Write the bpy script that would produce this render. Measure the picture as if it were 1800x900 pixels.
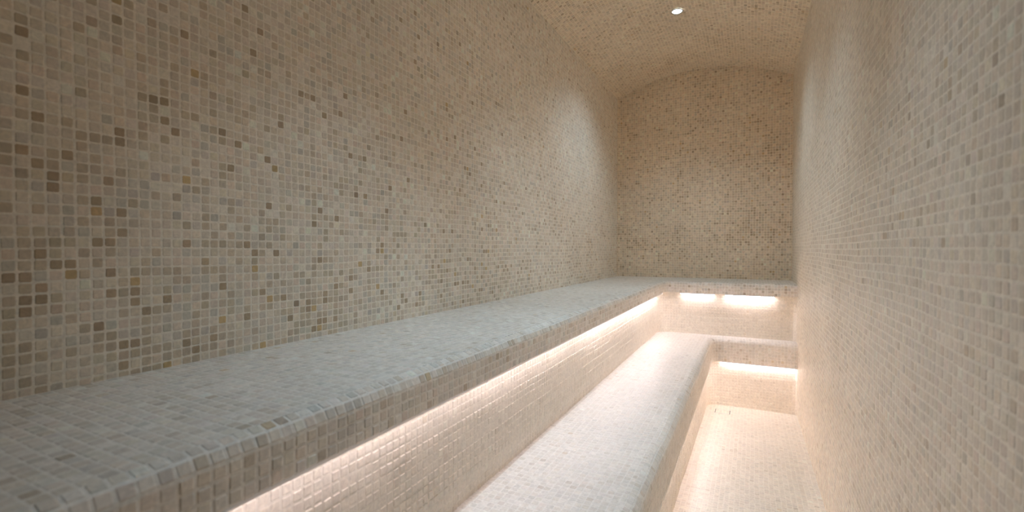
import bpy, math
import numpy as np
from mathutils import Vector, Matrix

for o in list(bpy.data.objects):
    bpy.data.objects.remove(o)
scene = bpy.context.scene
COL = scene.collection

# ------------------------------------------------------------------ scale
S = 1.2                     # metres per unit of measured room proportions
CAM_Z = 1.182
def Z(drop):                # height of something `drop` units below the eye
    return CAM_Z - drop * S

# ------------------------------------------------------------------ camera
cam_d = bpy.data.cameras.new('camera')
cam = bpy.data.objects.new('camera', cam_d)
COL.objects.link(cam)
cam_d.sensor_width = 36.0
cam_d.lens = 833.0 / 1800.0 * 36.0
cam_d.clip_start = 0.01
YAW = math.atan(422.0 / 833.0)
PITCH = math.atan(13.0 / 833.0)
cam.location = (0, 0, CAM_Z)
cam.rotation_euler = (math.pi / 2 - PITCH, 0, YAW)
cam_d.dof.use_dof = True
cam_d.dof.focus_distance = 2.1
cam_d.dof.aperture_fstop = 3.2
scene.camera = cam

# ------------------------------------------------------------------ exposure, world, bounces
scene.view_settings.view_transform = 'Standard'
scene.view_settings.look = 'None'
scene.view_settings.exposure = 1.25
scene.view_settings.gamma = 1.0
scene.view_settings.use_curve_mapping = False
w = bpy.data.worlds.new('world')
scene.world = w
w.use_nodes = True
w.node_tree.nodes['Background'].inputs[0].default_value = (0.55, 0.62, 0.60, 1)
w.node_tree.nodes['Background'].inputs[1].default_value = 0.03
try:
    scene.cycles.max_bounces = 14
    scene.cycles.diffuse_bounces = 10
    scene.cycles.sample_clamp_indirect = 6
    scene.cycles.use_denoising = True
except Exception:
    pass

LED_COLOR = (1.0, 0.87, 0.90)
LED_UPPER = 20.0            # emission strength of the strip under the upper bench
LED_LOWER = 15.0
SPOT_COLOR = (0.60, 0.83, 1.0)
SPOT_POWER = 17.5

# ------------------------------------------------------------------ room proportions (in units)
W, R, D = 1.0, 0.2546, 3.935
Y0 = -0.38
SPRING, SAG = -1.235, 0.15
XC = (R - W) / 2
HALF = (R + W) / 2
AR = (HALF ** 2 + SAG ** 2) / (2 * SAG)
PITCH_T = 0.0180            # mosaic pitch in units
U_SEAT, U_BOT = 0.228, 0.3035
L_SEAT, L_BOT = 0.590, 0.739

def arch_drop(x):
    return SPRING - (SAG - (AR - np.sqrt(np.maximum(AR ** 2 - (x - XC) ** 2, 1e-6))))

def floor_drop(y):
    return 0.985 + 0.051 * np.clip((y - 2.1) / 1.32, 0, 1.2)

# ------------------------------------------------------------------ helpers
def tag(o, label=None, cat=None, group=None, kind=None):
    if label: o['label'] = label
    if cat: o['category'] = cat
    if group: o['group'] = group
    if kind: o['kind'] = kind
    return o

def empty(name, loc=(0, 0, 0), rz=0.0):
    o = bpy.data.objects.new(name, None)
    o.empty_display_size = 0.1
    COL.objects.link(o)
    o.location = loc
    o.rotation_euler = (0, 0, rz)
    return o

def link_mesh(name, verts, faces, mat, parent=None, smooth=False):
    me = bpy.data.meshes.new(name)
    me.from_pydata([tuple(v) for v in verts], [], faces)
    me.materials.append(mat)
    if smooth:
        me.polygons.foreach_set('use_smooth', [True] * len(me.polygons))
    me.update()
    o = bpy.data.objects.new(name, me)
    COL.objects.link(o)
    if parent: o.parent = parent
    return o

# ------------------------------------------------------------------ materials
def node_mat(name):
    m = bpy.data.materials.new(name)
    m.use_nodes = True
    nt = m.node_tree
    return m, nt, nt.nodes['Principled BSDF']

def mosaic_material(name, rough_lo, rough_hi):
    m, nt, b = node_mat(name)
    N, L = nt.nodes, nt.links
    col = N.new('ShaderNodeAttribute'); col.attribute_name = 'tile_color'
    msk = N.new('ShaderNodeAttribute'); msk.attribute_name = 'tile_mask'
    tc = N.new('ShaderNodeTexCoord')
    no = N.new('ShaderNodeTexNoise'); no.inputs['Scale'].default_value = 95; no.inputs['Detail'].default_value = 5
    no.inputs['Distortion'].default_value = 1.1
    L.new(tc.outputs['Object'], no.inputs['Vector'])
    rmp = N.new('ShaderNodeMapRange')
    rmp.inputs['From Min'].default_value = 0.3; rmp.inputs['From Max'].default_value = 0.7
    rmp.inputs['To Min'].default_value = 0.86; rmp.inputs['To Max'].default_value = 1.08
    L.new(no.outputs['Fac'], rmp.inputs['Value'])
    vm = N.new('ShaderNodeVectorMath'); vm.operation = 'SCALE'
    L.new(col.outputs['Color'], vm.inputs[0]); L.new(rmp.outputs['Result'], vm.inputs['Scale'])
    # large soft stains and lime wear on the stone
    n2 = N.new('ShaderNodeTexNoise'); n2.inputs['Scale'].default_value = 2.3; n2.inputs['Detail'].default_value = 3
    L.new(tc.outputs['Object'], n2.inputs['Vector'])
    r2 = N.new('ShaderNodeMapRange')
    r2.inputs['From Min'].default_value = 0.3; r2.inputs['From Max'].default_value = 0.7
    r2.inputs['To Min'].default_value = 0.95; r2.inputs['To Max'].default_value = 1.03
    L.new(n2.outputs['Fac'], r2.inputs['Value'])
    v2 = N.new('ShaderNodeVectorMath'); v2.operation = 'SCALE'
    L.new(vm.outputs[0], v2.inputs[0]); L.new(r2.outputs['Result'], v2.inputs['Scale'])
    L.new(v2.outputs[0], b.inputs['Base Color'])
    rr = N.new('ShaderNodeMapRange')
    rr.inputs['To Min'].default_value = rough_hi; rr.inputs['To Max'].default_value = rough_lo
    L.new(msk.outputs['Fac'], rr.inputs['Value'])
    L.new(rr.outputs['Result'], b.inputs['Roughness'])
    bp = N.new('ShaderNodeBump'); bp.inputs['Strength'].default_value = 0.25; bp.inputs['Distance'].default_value = 0.0012
    L.new(no.outputs['Fac'], bp.inputs['Height'])
    L.new(bp.outputs['Normal'], b.inputs['Normal'])
    b.inputs['IOR'].default_value = 1.45
    return m

M_WALL = mosaic_material('honed_marble_mosaic', 0.42, 0.75)
M_SEAT = mosaic_material('damp_marble_mosaic', 0.36, 0.6)

def emit_mat(name, color, strength):
    m, nt, b = node_mat(name)
    b.inputs['Base Color'].default_value = (*color, 1)
    b.inputs['Emission Color'].default_value = (*color, 1)
    b.inputs['Emission Strength'].default_value = strength
    return m

M_LED_U = emit_mat('warm_led_diffuser', LED_COLOR, LED_UPPER)
M_LED_U2 = emit_mat('warm_led_diffuser_corner', LED_COLOR, LED_UPPER * 0.65)
M_LED_L = emit_mat('warm_led_diffuser_low', LED_COLOR, LED_LOWER)
M_LENS = emit_mat('cool_lamp_lens', (0.85, 0.94, 1.0), 14.0)
M_ALU, _nt, _b = node_mat('brushed_aluminium')
_b.inputs['Base Color'].default_value = (0.7, 0.7, 0.72, 1); _b.inputs['Metallic'].default_value = 1.0
_b.inputs['Roughness'].default_value = 0.35
_n = _nt.nodes.new('ShaderNodeTexNoise'); _n.inputs['Scale'].default_value = 400
_bb = _nt.nodes.new('ShaderNodeBump'); _bb.inputs['Strength'].default_value = 0.1
_nt.links.new(_n.outputs['Fac'], _bb.inputs['Height']); _nt.links.new(_bb.outputs['Normal'], _b.inputs['Normal'])
M_CHROME, _nt, _b = node_mat('satin_chrome')
_b.inputs['Base Color'].default_value = (0.75, 0.8, 0.88, 1); _b.inputs['Metallic'].default_value = 1.0
_b.inputs['Roughness'].default_value = 0.18
M_DARK, _nt, _b = node_mat('dark_drain_gap')
_b.inputs['Base Color'].default_value = (0.035, 0.03, 0.025, 1); _b.inputs['Roughness'].default_value = 0.7

# ------------------------------------------------------------------ mosaic surfaces: real raised tiles with grout between
PALETTE = np.array([
    [0.88, 0.80, 0.69],   # pale cream
    [0.80, 0.71, 0.59],   # soft beige
    [0.79, 0.685, 0.56],   # rosy beige
    [0.65, 0.55, 0.42],   # tan
    [0.70, 0.645, 0.555],   # grey stone
    [0.50, 0.385, 0.265],   # brown
    [0.65, 0.48, 0.26],   # ochre
])
GROUT = np.array([0.93, 0.86, 0.755])

def smooth_noise(rng, ni, nj, cell):
    a, b = int(ni / cell) + 3, int(nj / cell) + 3
    g = rng.standard_normal((a, b))
    x = np.arange(ni) / cell; y = np.arange(nj) / cell
    xi, yi = x.astype(int), y.astype(int)
    fx, fy = (x - xi)[:, None], (y - yi)[None, :]
    fx, fy = fx * fx * (3 - 2 * fx), fy * fy * (3 - 2 * fy)
    g00 = g[np.ix_(xi, yi)]; g10 = g[np.ix_(xi + 1, yi)]
    g01 = g[np.ix_(xi, yi + 1)]; g11 = g[np.ix_(xi + 1, yi + 1)]
    return (g00 * (1 - fx) + g10 * fx) * (1 - fy) + (g01 * (1 - fx) + g11 * fx) * fy

def mosaic_mesh_data(ns, nt_, fmap, seed, flip=False, dark=1.0, dark_fn=None, contrast=1.0, gap=0.16,
                     relief=0.02, hole=None, tint=(1, 1, 1), warp=0.10, wavy=0.0, grout=1.0, tilt=0.006, lift=0.0, rows=0.0):
    """ns x nt_ tiles; fmap(S,T in tile units) -> points in metres. hole(P) -> (P2, inside mask)."""
    rng = np.random.default_rng(seed)
    bev = 0.075
    g2 = gap / 2
    loc = np.array([g2, g2 + bev, 1 - g2 - bev, 1 - g2])
    ii = np.repeat(np.arange(ns), 4); jj = np.repeat(np.arange(nt_), 4)
    li = np.tile(loc, ns); lj = np.tile(loc, nt_)
    size = 1 + 0.02 * rng.standard_normal((ns, nt_)).clip(-2.5, 0.6)
    size2 = 1 + 0.02 * rng.standard_normal((ns, nt_)).clip(-2.5, 0.6)
    ox = 0.010 * rng.standard_normal((ns, nt_)).clip(-2, 2); oy = 0.010 * rng.standard_normal((ns, nt_)).clip(-2, 2)
    # sheets of mosaic laid a hair out of line, rows slightly wavy
    sh = 14
    shx = 0.012 * rng.standard_normal((ns // sh + 1, nt_ // sh + 1)); shy = 0.015 * rng.standard_normal((ns // sh + 1, nt_ // sh + 1))
    ki, kj = np.arange(ns) // sh, np.arange(nt_) // sh
    ox += warp * smooth_noise(rng, ns, nt_, 9) + shx[np.ix_(ki, kj)]
    oy += warp * smooth_noise(rng, ns, nt_, 9) + shy[np.ix_(ki, kj)]
    ox = ox.clip(-0.3, 0.3); oy = oy.clip(-0.3, 0.3)
    rot = np.radians(0.9) * rng.standard_normal((ns, nt_))
    hgt = relief * (1 + 0.4 * rng.standard_normal((ns, nt_)).clip(-2, 2))
    hgt = np.maximum(hgt + rows * rng.standard_normal((1, nt_)) + rows * 0.8 * smooth_noise(rng, ns, nt_, 2.5), 0.008)
    tx = tilt * rng.standard_normal((ns, nt_)); ty = tilt * rng.standard_normal((ns, nt_))
    E = lambda a: a[np.ix_(ii, jj)]
    u = (li[:, None] - 0.5) + 0 * lj[None, :]
    v = (lj[None, :] - 0.5) + 0 * li[:, None]
    ca = np.tile([0, 1, 2, 3], ns)[:, None]; cb = np.tile([0, 1, 2, 3], nt_)[None, :]
    outer_a = (ca == 0) | (ca == 3); outer_b = (cb == 0) | (cb == 3)
    corner = outer_a & outer_b
    # rounded tile corners
    cr = 0.045 * (1 + 0.8 * np.abs(E(rng.standard_normal((ns, nt_))))).clip(0.5, 2.2)
    u = np.where(corner, u - np.sign(u) * cr, u); v = np.where(corner, v - np.sign(v) * cr, v)
    inner = (~outer_a) & (~outer_b)
    u = np.where(inner, u * 0.985, u); v = np.where(inner, v * 0.985, v)
    chip = 0.006 * rng.standard_normal(u.shape)
    u = u + chip; v = v + 0.006 * rng.standard_normal(u.shape)
    us = u * E(size); vs = v * E(size2)
    c, s = np.cos(E(rot)), np.sin(E(rot))
    Sg = ii[:, None] + 0.5 + us * c - vs * s + E(ox)
    Tg = jj[None, :] + 0.5 + us * s + vs * c + E(oy)
    top = E(hgt) + us * E(tx) + vs * E(ty)
    Hg = np.where(inner, top, 0.0)
    # borders
    Sg = np.pad(Sg, 1, mode='edge'); Tg = np.pad(Tg, 1, mode='edge'); Hg = np.pad(Hg, 1)
    Sg[0, :] = 0; Sg[-1, :] = ns; Tg[:, 0] = 0; Tg[:, -1] = nt_
    Sg = Sg.clip(0, ns); Tg = Tg.clip(0, nt_)
    P = fmap(Sg, Tg)
    e = 1e-3
    n = np.cross(fmap(Sg + e, Tg) - fmap(Sg - e, Tg), fmap(Sg, Tg + e) - fmap(Sg, Tg - e))
    n /= np.linalg.norm(n, axis=-1, keepdims=True) + 1e-20
    if flip: n = -n
    if wavy:
        hw = wavy * smooth_noise(rng, Sg.shape[0], Sg.shape[1], 34)
        P = P + n * hw[..., None]
    inside = None
    if hole is not None:
        P, inside = hole(P)
    P = P + n * (Hg * PITCH_T * S)[..., None]
    A, B = Sg.shape
    idx = np.arange(A * B).reshape(A, B)
    q = np.stack([idx[:-1, :-1], idx[1:, :-1], idx[1:, 1:], idx[:-1, 1:]], -1)
    if flip: q = q[..., ::-1]
    # face -> tile
    fa = (np.arange(A - 1) - 1); fb = (np.arange(B - 1) - 1)
    ia, ib = fa // 4, fb // 4
    oka = (fa % 4 < 3) & (fa >= 0) & (ia < ns); okb = (fb % 4 < 3) & (fb >= 0) & (ib < nt_)
    mask = (oka[:, None] & okb[None, :])
    # tile colours
    r = rng.random((ns, nt_))
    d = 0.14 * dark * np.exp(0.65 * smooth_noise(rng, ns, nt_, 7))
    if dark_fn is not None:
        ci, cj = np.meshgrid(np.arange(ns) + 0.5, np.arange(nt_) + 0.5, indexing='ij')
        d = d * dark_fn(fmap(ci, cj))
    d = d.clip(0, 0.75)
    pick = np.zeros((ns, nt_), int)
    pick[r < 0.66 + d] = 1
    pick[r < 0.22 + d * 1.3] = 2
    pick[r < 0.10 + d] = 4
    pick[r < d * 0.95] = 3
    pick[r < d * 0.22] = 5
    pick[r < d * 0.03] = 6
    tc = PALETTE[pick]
    mean = PALETTE[1]
    tc = mean + (tc - mean) * contrast
    tc = tc * (1 + 0.065 * rng.standard_normal((ns, nt_, 1)))
    tc = tc * (1 + 0.011 * rng.standard_normal((ns, nt_, 3)))
    tc = tc + (GROUT * 0.96 - tc) * lift
    tc = (tc * np.array(tint)).clip(0.02, 0.9)
    colf = np.empty((A - 1, B - 1, 4)); colf[..., 3] = 1
    colf[..., :3] = GROUT * grout * np.array(tint)
    iac, ibc = ia.clip(0, ns - 1), ib.clip(0, nt_ - 1)
    tf = tc[np.ix_(iac, ibc)]
    colf[..., :3] = np.where(mask[..., None], tf, colf[..., :3])
    keep = np.ones((A - 1, B - 1), bool)
    if inside is not None:
        allin = inside[:-1, :-1] & inside[1:, :-1] & inside[1:, 1:] & inside[:-1, 1:]
        keep = ~allin
    return P.reshape(-1, 3), q[keep], colf[keep], mask[keep].astype(np.float32)

def build_mosaic(name, pieces, mat, parent=None):
    vs, qs, cs, ms = [], [], [], []
    off = 0
    for (P, q, c, m) in pieces:
        vs.append(P); qs.append(q + off); cs.append(c); ms.append(m); off += len(P)
    V = np.concatenate(vs).astype(np.float32); Q = np.concatenate(qs).astype(np.int32)
    C = np.concatenate(cs).astype(np.float32); Mk = np.concatenate(ms).astype(np.float32)
    used = np.zeros(len(V), bool); used[Q.ravel()] = True
    remap = np.cumsum(used) - 1
    V = V[used]; Q = remap[Q].astype(np.int32)
    me = bpy.data.meshes.new(name)
    me.vertices.add(len(V)); me.vertices.foreach_set('co', V.ravel())
    me.loops.add(Q.size); me.loops.foreach_set('vertex_index', Q.ravel())
    me.polygons.add(len(Q)); me.polygons.foreach_set('loop_start', np.arange(0, Q.size, 4, dtype=np.int32))
    me.update(calc_edges=True)
    me.polygons.foreach_set('use_smooth', np.zeros(len(Q), bool))
    a = me.attributes.new('tile_color', 'FLOAT_COLOR', 'FACE'); a.data.foreach_set('color', C.ravel())
    a = me.attributes.new('tile_mask', 'FLOAT', 'FACE'); a.data.foreach_set('value', Mk)
    me.materials.append(mat)
    me.update()
    o = bpy.data.objects.new(name, me)
    COL.objects.link(o)
    if parent: o.parent = parent
    return o

def ntile(length): return max(1, int(round(length / PITCH_T)))

def rect_map(origin, du, dv, ns, nt_):
    o, a, b = (np.array(t, float) for t in (origin, du, dv))
    def f(Sg, Tg):
        return o + Sg[..., None] / ns * a + Tg[..., None] / nt_ * b
    return f

def P3(x, y, drop):
    return np.stack([x * S, y * S, CAM_Z - drop * S], -1)

# path made of lines and arcs in plan (units); returns length and sampler -> (x, y, nx, ny), normal to the LEFT of travel
class Path:
    def __init__(self, start): self.p = np.array(start, float); self.segs = []; self.L = 0.0
    def line(self, to):
        to = np.array(to, float); d = to - self.p; l = np.hypot(*d)
        self.segs.append(('l', self.L, l, self.p.copy(), d / l)); self.L += l; self.p = to; return self
    def arc(self, c, r, a0, a1):
        l = abs(a1 - a0) * r
        self.segs.append(('a', self.L, l, np.array(c, float), r, a0, a1)); self.L += l
        self.p = np.array(c) + r * np.array([math.cos(a1), math.sin(a1)]); return self
    def __call__(self, s):
        x = np.zeros_like(s); y = np.zeros_like(s); nx = np.zeros_like(s); ny = np.zeros_like(s)
        for k, g in enumerate(self.segs):
            lo = g[1] if k else -1e9
            hi = g[1] + g[2] if k < len(self.segs) - 1 else 1e9
            m = (s >= lo) & (s < hi)
            t = s[m] - g[1]
            if g[0] == 'l':
                x[m] = g[3][0] + g[4][0] * t; y[m] = g[3][1] + g[4][1] * t
                nx[m] = -g[4][1]; ny[m] = g[4][0]
            else:
                c, r, a0, a1 = g[3:]
                sg = 1 if a1 > a0 else -1
                a = a0 + sg * t / r
                x[m] = c[0] + r * np.cos(a); y[m] = c[1] + r * np.sin(a)
                nx[m] = -sg * np.cos(a); ny[m] = -sg * np.sin(a)
        return x, y, nx, ny

PI = math.pi
def bench_path(xf, yf, rf, end=R, cove=0.0):
    """runs along the left arm (x = xf), round the inner corner, to the right wall. Left normal points into the bench."""
    p = Path((xf, Y0)).line((xf, yf - rf))
    p.arc((xf + rf, yf - rf), rf, PI, PI / 2)
    if cove:
        p.line((end - cove, yf)).arc((end - cove, yf - cove), cove, PI / 2, 0)
    else:
        p.line((end, yf))
    return p

def corner_hole(xn, yn, rn):
    """removes the tiles standing over the open floor side of an L-shaped seat, cutting them along its rounded edge"""
    def f(P):
        x, y = P[..., 0] / S, P[..., 1] / S
        qx, qy = x - xn, yn - y
        ins = (qx > 0) & (qy > 0)
        cor = (qx < rn) & (qy < rn)
        dx, dy = qx - rn, qy - rn
        dist = np.hypot(dx, dy) + 1e-12
        ins = ins & (~cor | (dist < rn))
        k = ins & cor
        nqx = np.where(k, rn + dx / dist * rn, qx); nqy = np.where(k, rn + dy / dist * rn, qy)
        k2 = ins & ~cor
        nqx = np.where(k2 & (qx <= qy), 0, nqx); nqy = np.where(k2 & (qx > qy), 0, nqy)
        P2 = P.copy(); P2[..., 0] = (xn + nqx) * S; P2[..., 1] = (yn - nqy) * S
        return P2, ins
    return f

def sweep_map(path, prof, ns, nt_, plen):
    """prof(t in units) -> (offset to the left of the path, drop)"""
    def f(Sg, Tg):
        s = Sg / ns * path.L; t = Tg / nt_ * plen
        x, y, nx, ny = path(s)
        off, dr = prof(t)
        return P3(x + nx * off, y + ny * off, dr)
    return f

def nose_profile(zs, zb, r, under):
    la = PI / 2 * r; lf = zb - zs - r
    def prof(t):
        off = np.zeros_like(t); dr = np.zeros_like(t)
        a = np.clip(t / r, 0, PI / 2)
        m = t < la
        off[m] = r - r * np.sin(a[m]); dr[m] = zs + r - r * np.cos(a[m])
        m = (t >= la) & (t < la + lf)
        dr[m] = zs + r + t[m] - la
        m = t >= la + lf
        off[m] = t[m] - la - lf; dr[m] = zb
        return off, dr
    return prof, la + lf + under

# ================================================================== THE SETTING
# left wall, above the upper bench
top = SPRING - 0.004
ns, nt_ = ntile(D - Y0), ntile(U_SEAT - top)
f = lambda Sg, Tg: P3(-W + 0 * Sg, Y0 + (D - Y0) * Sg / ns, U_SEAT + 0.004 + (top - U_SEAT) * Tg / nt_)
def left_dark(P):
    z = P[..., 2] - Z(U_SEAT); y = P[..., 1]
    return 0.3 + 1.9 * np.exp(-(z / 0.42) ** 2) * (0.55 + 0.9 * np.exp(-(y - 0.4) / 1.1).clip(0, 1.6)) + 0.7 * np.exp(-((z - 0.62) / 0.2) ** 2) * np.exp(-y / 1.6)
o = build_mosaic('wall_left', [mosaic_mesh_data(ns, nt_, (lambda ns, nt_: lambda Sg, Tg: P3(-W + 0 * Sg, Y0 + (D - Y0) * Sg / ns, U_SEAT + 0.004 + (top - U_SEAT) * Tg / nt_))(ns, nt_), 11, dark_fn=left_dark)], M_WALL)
tag(o, kind='structure')

# right wall, floor to vault
ns, nt_ = ntile(D - Y0), ntile(1.06 - top)
o = build_mosaic('wall_right', [mosaic_mesh_data(ns, nt_, (lambda ns, nt_: lambda Sg, Tg: P3(R + 0 * Sg, Y0 + (D - Y0) * Sg / ns, 1.06 + (top - 1.06) * Tg / nt_))(ns, nt_), 23, flip=True, dark=0.6, contrast=0.6, wavy=0.0008)], M_WALL)
tag(o, kind='structure')

# back wall with coved vertical corners, cut along the arch
rc = 0.035
pb = Path((-W, D - rc)).arc((-W + rc, D - rc), rc, PI, PI / 2).line((R - rc, D)).arc((R - rc, D - rc), rc, PI / 2, 0)
btop = SPRING - SAG - 0.01
ns, nt_ = ntile(pb.L), ntile(U_SEAT - btop)
def back_map(Sg, Tg, ns=ns, nt_=nt_):
    x, y, nx, ny = pb(Sg / ns * pb.L)
    return P3(x, y, U_SEAT + 0.004 + (btop - U_SEAT) * Tg / nt_)
def arch_cut(P):
    lim = CAM_Z - S * (arch_drop(P[..., 0] / S) - 0.004)
    ins = P[..., 2] > lim
    P2 = P.copy(); P2[..., 2] = np.minimum(P[..., 2], lim)
    return P2, ins
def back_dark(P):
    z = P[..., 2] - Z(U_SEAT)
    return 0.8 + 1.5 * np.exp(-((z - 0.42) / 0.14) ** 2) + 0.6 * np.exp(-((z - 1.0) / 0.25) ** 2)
o = build_mosaic('wall_back', [mosaic_mesh_data(ns, nt_, back_map, 31, tint=(1.01, 0.945, 0.86), dark=1.2, contrast=0.85, dark_fn=back_dark, hole=arch_cut)], M_WALL)  # tint puts the warm bounced light of the far end into the tiles
tag(o, kind='structure')

# unseen entrance end: dark panel added behind the camera to absorb light, follows vault
M_ABSORBER, _nt, _b = node_mat('dark_light_absorber')
_b.inputs['Base Color'].default_value = (0.02, 0.022, 0.02, 1); _b.inputs['Roughness'].default_value = 0.08
gv, gf = [], []
xs = np.linspace(-W, R, 25)
for yy in (Y0, Y0 - 0.008):
    for x in xs: gv.append((x * S, yy * S, Z(1.06)))
    for x in xs: gv.append((x * S, yy * S, Z(float(arch_drop(x)))))
n = len(xs)
for i in range(n - 1):
    gf.append((i, i + 1, n + i + 1, n + i)); gf.append((2 * n + i + 1, 2 * n + i, 3 * n + i, 3 * n + i + 1))
    gf.append((n + i, n + i + 1, 3 * n + i + 1, 3 * n + i)); gf.append((i + 1, i, 2 * n + i, 2 * n + i + 1))
gf.append((0, n, 3 * n, 2 * n)); gf.append((n - 1, 3 * n - 1, 4 * n - 1, 2 * n - 1))
o = link_mesh('wall_front_absorber', gv, gf, M_ABSORBER)
tag(o, kind='structure')

# vaulted ceiling
half_a = math.asin(HALF / AR)
al = 2 * half_a * AR
ns, nt_ = ntile(D - Y0), ntile(al)
def ceil_map(Sg, Tg, ns=ns, nt_=nt_):
    a = -half_a + 2 * half_a * Tg / nt_
    x = XC + AR * np.sin(a)
    dr = SPRING - SAG + AR * (1 - np.cos(a))
    return P3(x, Y0 + (D - Y0) * Sg / ns, dr)
o = build_mosaic('ceiling', [mosaic_mesh_data(ns, nt_, ceil_map, 41, flip=True, tint=(1.01, 0.955, 0.87), dark=1.1, contrast=0.8)], M_WALL)  # warm bounce from the strips is painted into the vault's tint
tag(o, kind='structure')

# floor falling gently to the drain
xl, yb = -0.256, 3.42
ns, nt_ = ntile(R - xl + 0.02), ntile(yb - Y0 + 0.01)
def floor_map(Sg, Tg, ns=ns, nt_=nt_):
    x = xl - 0.02 + (R - xl + 0.02) * Sg / ns
    y = Y0 + (yb + 0.01 - Y0) * Tg / nt_
    return P3(x, y, floor_drop(y))
o = build_mosaic('floor', [mosaic_mesh_data(ns, nt_, floor_map, 53, dark=0.4, contrast=0.7, lift=0.45, relief=0.015)], M_SEAT)
tag(o, kind='structure')

# ================================================================== BENCHES
SEAT_COOL_LIGHT = (0.97, 1.0, 1.07)  # cool cast of the spotlights put into the bench tile colour
def bench(name, label, xf, yf, rf, seat, bot, nose, over, ov_r, riser_bottom, back_x, back_y, seed, cove, dark=0.5, lift=0.2):
    root = empty(name, ((xf - 0.2) * S, 1.6 * S, 0))
    root_inv = Matrix.Translation(-Vector(root.location))
    tag(root, label, 'bench')
    # seat: flat top cut along its rounded edge + bullnose, fascia and underside
    x0, x1, y0, y1 = back_x, R, Y0, back_y
    ns, nt_ = ntile(x1 - x0), ntile(y1 - y0)
    fm = lambda Sg, Tg: P3(x0 + (x1 - x0) * Sg / ns, y0 + (y1 - y0) * Tg / nt_, seat + 0 * Sg)
    flat = mosaic_mesh_data(ns, nt_, fm, seed, dark=dark, contrast=0.85, tint=SEAT_COOL_LIGHT, lift=lift, relief=0.018,
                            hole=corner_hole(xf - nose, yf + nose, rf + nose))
    p = bench_path(xf, yf, rf)
    prof, pl = nose_profile(seat, bot, nose, over + 0.004)
    ns2, nt2 = ntile(p.L), ntile(pl)
    edge = mosaic_mesh_data(ns2, nt2, sweep_map(p, prof, ns2, nt2, pl), seed + 1, dark=dark * 1.7, contrast=1.0, tint=SEAT_COOL_LIGHT, lift=lift * 0.9 + 0.05, flip=True, relief=0.035, warp=0.05, tilt=0.015)
    so = build_mosaic('seat', [flat, edge], M_SEAT, root); so.matrix_parent_inverse = root_inv
    # riser
    pr = bench_path(xf - over, yf + over, ov_r, cove=cove)
    h = riser_bottom - bot + 0.004
    ns3, nt3 = ntile(pr.L), ntile(h)
    rm = lambda Sg, Tg: (lambda q: P3(q[0], q[1], bot - 0.004 + h * Tg / nt3))(pr(Sg / ns3 * pr.L))
    rd = mosaic_mesh_data(ns3, nt3, rm, seed + 2, dark=dark, contrast=0.8, lift=0.7, grout=0.95, flip=True, relief=0.05, warp=0.07, wavy=0.0006, tilt=0.018, rows=0.03)
    ro = build_mosaic('riser', [rd], M_SEAT, root); ro.matrix_parent_inverse = root_inv
    return root

bench('tiled_bench', 'upper L-shaped steam room bench in cream marble mosaic, higher and deeper than the step bench',
      -0.544, 3.45, 0.045, U_SEAT, U_BOT, 0.024, 0.050, 0.09, L_SEAT + 0.006, -W, D, 60, 0.033)
bench('tiled_bench', 'lower L-shaped mosaic step bench in front of the upper one, beside the narrow floor',
      -0.226, 3.385, 0.05, L_SEAT, L_BOT, 0.034, 0.032, 0.075, 1.05, -0.597, 3.503, 70, 0.02, dark=0.35, lift=0.5)

# ================================================================== LED STRIPS under the bench lips
def box_verts(x0, x1, y0, y1, z0, z1):
    v = [(x, y, z) for z in (z0, z1) for y in (y0, y1) for x in (x0, x1)]
    f = [(0, 2, 3, 1), (4, 5, 7, 6), (0, 1, 5, 4), (2, 6, 7, 3), (0, 4, 6, 2), (1, 3, 7, 5)]
    return v, f

def led_strip(label, c, direction, length, drop, mat, group):
    """strip light hung under a bench lip; c = plan centre in units"""
    root = empty('led_strip', (c[0] * S, c[1] * S, Z(drop) - 0.0012), 0 if direction == 'x' else PI / 2)
    tag(root, label, 'strip light', group)
    L = length * S / 2
    # U-shaped channel
    prof = [(-0.007, 0), (0.007, 0), (0.007, -0.009), (0.0058, -0.009), (0.0058, -0.0015), (-0.0058, -0.0015), (-0.0058, -0.009), (-0.007, -0.009)]
    n = len(prof)
    v = [(-L, y, z) for y, z in prof] + [(L, y, z) for y, z in prof]
    f = [(i, (i + 1) % n, n + (i + 1) % n, n + i) for i in range(n)]
    f += [(7, 6, 5, 0), (0, 5, 4, 1), (1, 4, 3, 2)] + [(n, n + 5, n + 6, n + 7), (n + 1, n + 4, n + 5, n), (n + 2, n + 3, n + 4, n + 1)]
    link_mesh('channel', v, f, M_ALU, root)
    # domed diffuser
    k = 8
    dv, df = [], []
    for e in (-L + 0.002, L - 0.002):
        for i in range(k + 1):
            a = PI * i / k
            dv.append((e, 0.0056 * math.cos(a), -0.0065 - 0.0045 * math.sin(a)))
    for i in range(k):
        df.append((i, i + 1, k + 1 + i + 1, k + 1 + i))
    df.append((0, k + 1, 2 * k + 1, k))
    df.append(tuple(range(k, -1, -1))); df.append(tuple(range(k + 1, 2 * k + 2)))
    link_mesh('diffuser', dv, df, mat, root)
    for sgn in (-1, 1):
        bv, bf = box_verts(sgn * L - 0.002, sgn * L + 0.002, -0.0075, 0.0075, -0.0115, 0)
        link_mesh('end_cap', bv, bf, M_ALU, root)
    return root

UY0, LY0 = 0.15, 0.15
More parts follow.
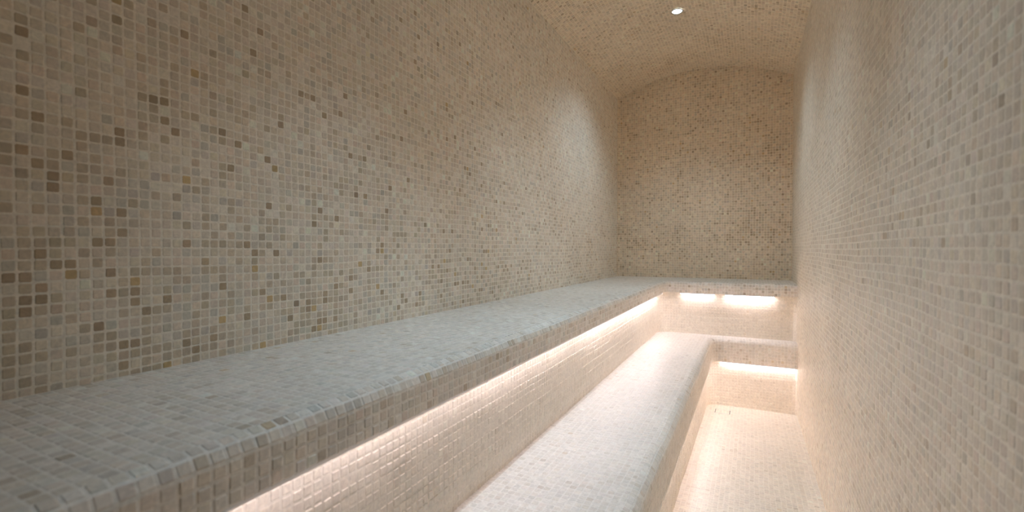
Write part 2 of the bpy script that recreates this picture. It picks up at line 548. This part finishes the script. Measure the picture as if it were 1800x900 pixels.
# the long sides are made up of strips laid end to end; output set lower towards the entrance to imitate lens darkening
def led_run(xc, y0, y1, n, drop, full, levels, name, group, end_words):
    step = (y1 - y0) / n
    for k in range(n):
        m = emit_mat(name, LED_COLOR, full * levels[k])
        led_strip(end_words[k], (xc, y0 + step * (k + 0.5)), 'y', step * 0.995, drop, m, group)
led_run(-0.558, UY0, 3.40, 4, U_BOT, LED_UPPER, (0.32, 0.44, 0.68, 1.05), 'led_diffuser_upper_run', 'strip lights under the upper bench, long side',
        ['strip light under the long side of the upper bench, at the entrance end',
         'strip light under the long side of the upper bench, second from the entrance',
         'strip light under the long side of the upper bench, third from the entrance',
         'strip light under the long side of the upper bench, next to its inner corner'])
led_strip('strip light under the upper bench lip at the end wall, half nearest the bench corner',
          (-0.332, 3.470), 'x', 0.22, U_BOT, M_LED_U2, None)
led_strip('strip light under the upper bench lip at the end wall, half touching the side wall',
          (-0.015, 3.470), 'x', 0.29, U_BOT, M_LED_U, None)
led_run(-0.243, LY0, 3.33, 4, L_BOT, LED_LOWER, (0.20, 0.38, 0.7, 1.0), 'led_diffuser_lower_run', 'strip lights under the lower bench, long side',
        ['strip light under the long side of the lower bench, at the entrance end',
         'strip light under the long side of the lower bench, second from the entrance',
         'strip light under the long side of the lower bench, third from the entrance',
         'strip light under the long side of the lower bench, next to its inner corner'])
led_strip('short strip light under the lower bench lip at the far end, facing the drain',
          (0.034, 3.402), 'x', 0.43, L_BOT, M_LED_L, None)

# ================================================================== FLOOR DRAIN
dx, dy = -0.159, 3.256
slope = -0.051 / 1.32
dr = empty('floor_drain', (dx * S, dy * S, Z(float(floor_drop(np.array(dy)))) + 0.0012))
dr.rotation_euler = (math.atan(slope), 0, 0)
tag(dr, 'small square tile-filled floor drain with dark side slots at the far corner of the floor', 'drain')
hw = 0.053
v, f = [], []
def add_box(v, f, *b):
    bv, bf = box_verts(*b); k = len(v); v += bv; f += [tuple(i + k for i in q) for q in bf]
t = 0.0012
add_box(v, f, -hw, hw, -hw, -hw + t, -0.004, 0.0012); add_box(v, f, -hw, hw, hw - t, hw, -0.004, 0.0012)
add_box(v, f, -hw, -hw + t, -hw + t, hw - t, -0.004, 0.0012); add_box(v, f, hw - t, hw, -hw + t, hw - t, -0.004, 0.0012)
link_mesh('rim', v, f, M_ALU, dr)
for sg in (-1, 1):
    bv, bf = box_verts(min(sg * (hw - t), sg * (hw - 0.0055)), max(sg * (hw - t), sg * (hw - 0.0055)), -hw + t, hw - t, -0.004, 0.0006)
    tag(link_mesh('slot', bv, bf, M_DARK, dr))
iw = hw - 0.0055
ins = mosaic_mesh_data(4, 4, lambda Sg, Tg: np.stack([-iw + 2 * iw * Sg / 4, (-hw + t) + 2 * (hw - t) * Tg / 4, 0.0009 + 0 * Sg], -1), 97, dark=0.2, contrast=0.5, warp=0.0)
build_mosaic('tile_insert', [ins], M_SEAT, dr)

# ================================================================== CEILING DOWNLIGHTS
def ring(profile, n=40):
    v, f = [], []
    m = len(profile)
    for i in range(n):
        a = 2 * PI * i / n
        for r, z in profile: v.append((r * math.cos(a), r * math.sin(a), z))
    for i in range(n):
        j = (i + 1) % n
        for k in range(m - 1): f.append((i * m + k, j * m + k, j * m + k + 1, i * m + k + 1))
    return v, f

def downlight(label, x, y, power, group=None, cone=125):
    zz = Z(float(arch_drop(np.array(x))))
    root = empty('downlight', (x * S, y * S, zz))
    tag(root, label, 'ceiling light', group)
    v, f = ring([(0.041, -0.0005), (0.043, -0.003), (0.040, -0.005), (0.034, -0.0055), (0.031, -0.003), (0.030, -0.001)])
    link_mesh('trim_ring', v, f, M_CHROME, root, True)
    v, f = ring([(0.0305, -0.0012), (0.028, -0.0035), (0.018, -0.006), (0.008, -0.0072), (0.0005, -0.0075)])
    link_mesh('lens', v, f, M_LENS, root, True)
    ld = bpy.data.lights.new('downlight_beam', 'SPOT')
    ld.energy = power; ld.color = SPOT_COLOR
    ld.spot_size = math.radians(cone); ld.spot_blend = 1.0; ld.shadow_soft_size = 0.022
    lo = bpy.data.objects.new('downlight_beam', ld); COL.objects.link(lo)
    lo.parent = root; lo.location = (0, 0, -0.02)
    return root

downlight('small round chrome-rimmed cool white spotlight set in the mosaic vault', -0.40, 2.92, SPOT_POWER)
downlight('round cool white ceiling spotlight above the middle of the benches', -0.30, 1.96, SPOT_POWER * 0.9, cone=92)
downlight('round cool white ceiling spotlight closest to the entrance', -0.33, 0.95, SPOT_POWER * 1.45, cone=76)
